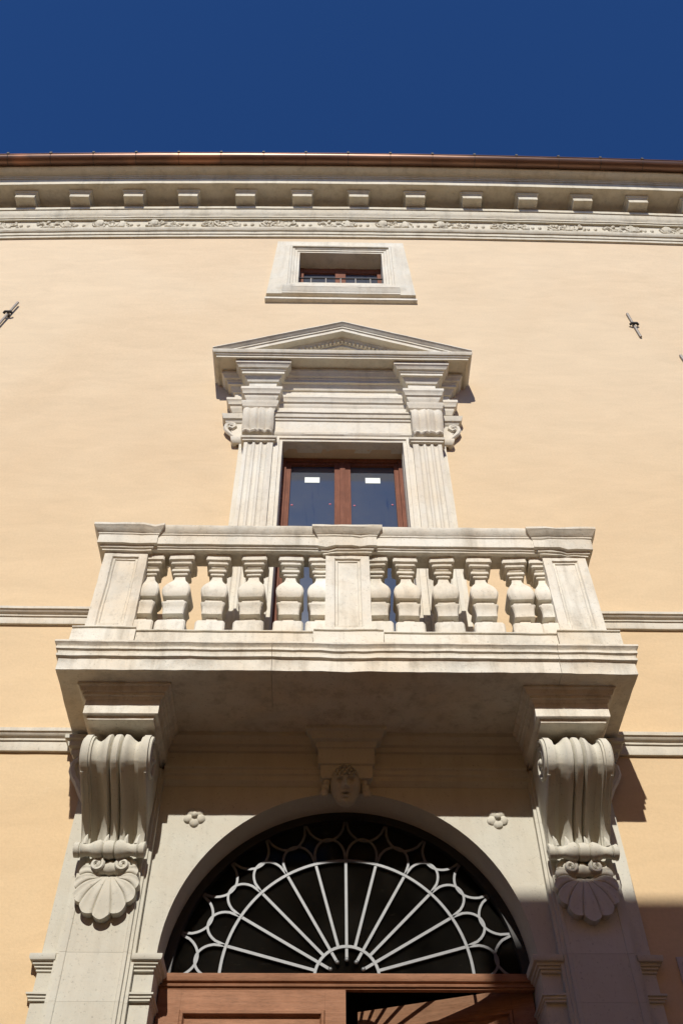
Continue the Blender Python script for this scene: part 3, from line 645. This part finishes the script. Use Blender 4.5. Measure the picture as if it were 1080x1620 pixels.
# corner fills beyond the radial fan
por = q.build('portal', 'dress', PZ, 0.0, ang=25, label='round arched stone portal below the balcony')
def pside(sg):
    def B(mb, nm, par=por, wob=0.002, mt='dress', fr=5):
        if sg > 0: mb.mirror()
        return mb.build(nm, mt, par, wob, fr)
    for z0, z1 in ((GZ, 0.4), (0.4015, 2.4495), (2.4505, 2.7435), (2.745, 4.10)):         # pilaster blocks with faint joints
        m_ = MB(); rings = []
        pl = [(-1.822, 0.02), (-1.822, -0.075), (-1.80, -0.075), (-1.795, -0.10), (-1.755, -0.10), (-1.750, -0.094), (-1.40, -0.094), (-1.395, -0.10), (-1.375, -0.10), (-1.370, -0.084), (-1.352, -0.084), (-1.348, -0.07), (-1.328, -0.07), (-1.328, 0.02)]
        k = max(2, int((z1-z0)/0.12))
        m_.loft([[Vector((x, y, z0+(z1-z0)*i/k)) for x, y in pl] for i in range(k+1)]); B(m_, 'pilaster_block', por, 0.0015)
    m_ = MB(); m_.box(-1.92, -1.81, -0.03, 0.02, GZ, 4.20, 1, 30); B(m_, 'outer_jamb', por, 0.003)
    impost = [(0.0, 2.645), (0.008, 2.65), (0.008, 2.665), (0.02, 2.669), (0.02, 2.682), (0.032, 2.686), (0.034, 2.70), (0.05, 2.706), (0.056, 2.718), (0.056, 2.742), (0, 2.748)]
    neck = [(0.0, 2.47), (0.012, 2.474), (0.012, 2.487), (0.02, 2.49), (0.02, 2.503), (0.03, 2.507), (0.03, 2.518), (0, 2.522)]
    pin = [(-1.345, -0.035), (-1.245, -0.035), (-1.205, 0.02), (-1.205, 0.24)]; pin = [(-1.345, -0.035), (-1.212, -0.035), (-1.212, 0.26)]
    for pr, nm in ((impost, 'impost'), (neck, 'necking')):
        m_ = MB(); m_.mould(pin, pr, back=0.03, step=0.06); B(m_, nm)
        m_ = MB(); m_.mould([(-1.92, 0.02), (-1.92, -0.032), (-1.815, -0.032)], pr, back=0.04, step=0.06); B(m_, nm)
    # rosette
    m_ = MB()
    for k in range(5):
        a = 2*PI*k/5-PI/2; m_.blob((-1.072+0.042*math.cos(a), -0.026, 3.732+0.042*math.sin(a)), (0.037, 0.022, 0.036), 10, 7)
    ro = B(m_, 'rosette', por, 0.004, 'dress', 14)
    m_ = MB(); m_.blob((-1.072, -0.045, 3.738), (0.024, 0.026, 0.024), 9, 6); B(m_, 'rosette_heart', por, 0.002, 'dress', 14)
for sg in (-1, 1): pside(sg)
q = MB(); EB = [(0.0, 3.985), (0.015, 4.0), (0.035, 4.015), (0.035, 4.05), (0.05, 4.06), (0.05, 4.095), (0.065, 4.105), (0.065, 4.125), (0.03, 4.13), (0.03, 4.25), (0.05, 4.258), (0.06, 4.285), (0.085, 4.295), (0.10, 4.33), (0.12, 4.345), (0.12, 4.382)]
q.mould([(-1.33, -0.03), (1.33, -0.03)], EB, back=0.05, step=0.15); q.build('entablature', 'dress', por, 0.002)
q = MB(); q.mould([(-0.19, 0.0), (-0.19, -0.13), (0.19, -0.13), (0.19, 0.0)], [(-0.01, 4.0), (0.0, 4.02), (0.0, 4.10), (0.018, 4.105), (0.018, 4.235), (0.03, 4.24), (0.04, 4.28), (0.07, 4.29), (0.09, 4.34), (0.11, 4.35), (0.11, 4.383)], back=0.1); key = q.build('keystone', 'dress', por, 0.002)
# carved face on the keystone
def head(d):
    p = Vector((d.x*0.110, d.y*0.085, d.z*0.150))
    f = max(0, -d.y)
    g = lambda x, z, sx, sz: math.exp(-((d.x-x)/sx)**2-((d.z-z)/sz)**2)*f
    o = 0.034*g(0, -0.10, 0.15, 0.10)+0.024*g(0, 0.10, 0.10, 0.24)+0.014*(g(-0.17, -0.13, 0.09, 0.07)+g(0.17, -0.13, 0.09, 0.07))
    for e in (-1, 1):
        o += 0.020*g(e*0.36, 0.36, 0.26, 0.07)-0.034*g(e*0.36, 0.20, 0.17, 0.10)+0.020*g(e*0.36, 0.18, 0.11, 0.055)+0.016*g(e*0.52, -0.10, 0.22, 0.20)+0.014*g(e*0.10, -0.335, 0.12, 0.045)
    o += -0.030*g(0, -0.425, 0.24, 0.04)+0.022*g(0, -0.52, 0.20, 0.055)-0.010*g(0, -0.63, 0.2, 0.05)+0.024*g(0, -0.80, 0.24, 0.12)
    if d.z > 0.45: o += 0.014*math.sin(d.x*22)*math.cos(d.z*20)+0.012
    p += Vector((0, -1, 0))*o*1.6
    ct, st_ = math.cos(0.42), math.sin(0.42); p = Vector((p.x, p.y*ct-p.z*st_, p.y*st_+p.z*ct))          # head bowed towards the street
    return p+Vector((-0.006, -0.075, 3.965))
q = MB(); q.blob((0, 0, 0), (1, 1, 1), 64, 60, head); q.build('carved_face', 'dress', por, 0.001, 12, 60, 'carved stone face on the keystone')
for dx in (-1, 1):
    q = MB()
    for k in range(5): q.blob((-0.006+dx*(0.115+0.010*k), -0.07, 4.07-0.042*k), (0.032, 0.035, 0.032), 8, 5)
    q.build('carved_curl', 'dress', por, 0.003, 15)

# ---- fanlight
YF0, YF1 = 0.250, 0.264; FZ = 2.735
q = MB(); q.bar(arc(0, FZ, 1.172, 0, PI, 60), 0.062, 0.225, 0.29); q.box(-1.2, 1.2, 0.251, 0.262, 2.725, 2.742)
fan = q.build('fanlight', 'black', PZ, 0, ang=40, label='semicircular iron sunburst fanlight over the door')
R1, R0 = 0.828, 0.212
q = MB(); q.bar(arc(0, FZ, R1, 0, PI, 60), 0.019, YF0-0.004, YF1); q.build('ring', 'bar', fan)
q = MB(); q.bar(arc(0, FZ, R0, 0, PI, 24), 0.019, YF0-0.004, YF1); q.build('ring', 'bar', fan)
for k in range(1, 12):
    a = PI*k/12; r0 = 0.125 if k % 2 == 0 else R0
    q = MB(); q.bar([(r0*math.cos(a), FZ+r0*math.sin(a)), (R1*math.cos(a), FZ+R1*math.sin(a))], 0.019, YF0, YF1)
    if k % 2 == 0: q.blob((r0*math.cos(a), YF0-0.002, FZ+r0*math.sin(a)), (0.015, 0.009, 0.015), 9, 6)
    q.build('spoke', 'bar', fan)
for k in range(12):
    am = PI*(k+0.5)/12; hw = PI/24
    def petal(rb, rt, e):
        out = []
        for i in range(19):
            s_ = -1+2*i/18; c_ = math.sqrt(max(0, 1-abs(s_)**2.0)); r = rb+(rt-rb)*c_; a = am+hw*s_*e; out.append((r*math.cos(a), FZ+r*math.sin(a)))
        return out
    q = MB(); q.bar(petal(R1, 1.004, 1.0), 0.0165, YF0-0.002, YF1-0.002); q.build('inner_loop', 'bar', fan)
    q = MB(); q.bar(petal(1.150, 0.990, 0.97), 0.0165, YF0-0.001, YF1-0.001); q.build('outer_loop', 'bar', fan)
q = MB(); q.add([(x, 0.27, z) for x, z in arc(0, FZ, 1.15, 0, PI, 48)], [tuple(range(49))]); q.add([(x, 0.276, z) for x, z in arc(0, FZ, 1.15, 0, PI, 48)], [tuple(range(49))]); q.build('pane', 'glass', fan)

# ---- door
q = MB(); q.mould([(-1.20, 0.22), (1.20, 0.22)], [(0.0, 2.652), (0.010, 2.653), (0.012, 2.663), (0.024, 2.666), (0.028, 2.677), (0.018, 2.681), (0.018, 2.692), (0.034, 2.696), (0.040, 2.71), (0.042, 2.74), (0.0, 2.744)], back=0.03, step=0.2)
dr = q.build('door', 'door', PZ, 0.0008, label='brown timber double door, one leaf standing ajar')
def leaf(org, ang, hinge, zt):
    ca, sa = math.cos(ang), math.sin(ang)
    def T(m_):
        m_.v = [Vector((org[0]+hinge*(p.x*ca), org[1]+p.x*sa+p.y, p.z)) for p in m_.v]; return m_
    wd = 1.185; zb = GZ+0.02
    for x0, x1 in ((0, 0.145), (wd-0.13, wd)):
        m_ = MB(); m_.box(x0, x1, 0, 0.06, zb, zt); T(m_).build('door_stile', 'door', dr)
    for z0, z1 in ((zt-0.125, zt), (0.9, 1.05), (zb, zb+0.2)):
        m_ = MB(); m_.box(0.1455, wd-0.1305, 0.001, 0.06, z0, z1); T(m_).build('door_rail', 'door', dr)
    for z0, z1 in ((1.05, zt-0.125), (zb+0.2, 0.9)):
        m_ = MB(); xa, xb = 0.146, wd-0.131; rings = []
        for ins, dep in ((0, 0.0), (0.006, -0.012), (0.022, -0.008), (0.03, 0.018), (0.035, 0.022), (0.06, 0.022), (0.10, 0.008), (0.105, 0.008)):
            rings.append([Vector((x, dep, z)) for x, z in ((xa+ins, z0+ins), (xb-ins, z0+ins), (xb-ins, z1-ins), (xa+ins, z1-ins))])
        rings = [[Vector((p.x, 0.05, p.z)) for p in rings[0]]]+rings
        m_.loft(rings); T(m_).build('door_panel', 'door', dr, ang=20)
leaf((-1.195, 0.206), 0.0, 1, 2.649)
leaf((1.195, 0.262), math.radians(20), -1, 2.70)

# ---- small fittings on the wall
def anchor(c, dv, L=0.62):
    d = Vector((dv[0], 0, dv[1])).normalized(); m_ = MB(); p = Vector((c[0], -0.013, c[1]))
    m_.tube([p-d*L/2, p-d*L*0.25, p, p+d*L*0.25, p+d*L/2], 0.016, 8)
    o = m_.build('tie_rod_anchor', 'iron', PZ, 0.001, 5)
    m_ = MB(); m_.tube([p+Vector((-0.055, -0.005, 0.0)), p+Vector((-0.03, -0.03, 0)), p+Vector((0.03, -0.03, 0)), p+Vector((0.055, -0.005, 0.0))], 0.018, 8); m_.tube([p+Vector((0, 0.05, 0)), p], 0.02, 8); m_.build('wedge', 'dkiron', o)
anchor((-4.318, 11.06), (0.10, 0.62)); anchor((3.812, 10.98), (-0.03, 0.60)); anchor((4.235, 9.93), (-0.05, 0.60), 0.6)
vg = MB(); vg.box(2.085, 2.33, -0.012, 0.005, 2.52, 2.765); go = vg.build('vent_grille', 'grille', PZ)
for i in range(7):
    for j in range(7):
        h = MB(); h.box(2.118+0.028*i, 2.136+0.028*i, -0.0145, -0.0118, 2.545+0.028*j, 2.563+0.028*j); h.build('vent_hole', 'black', go)
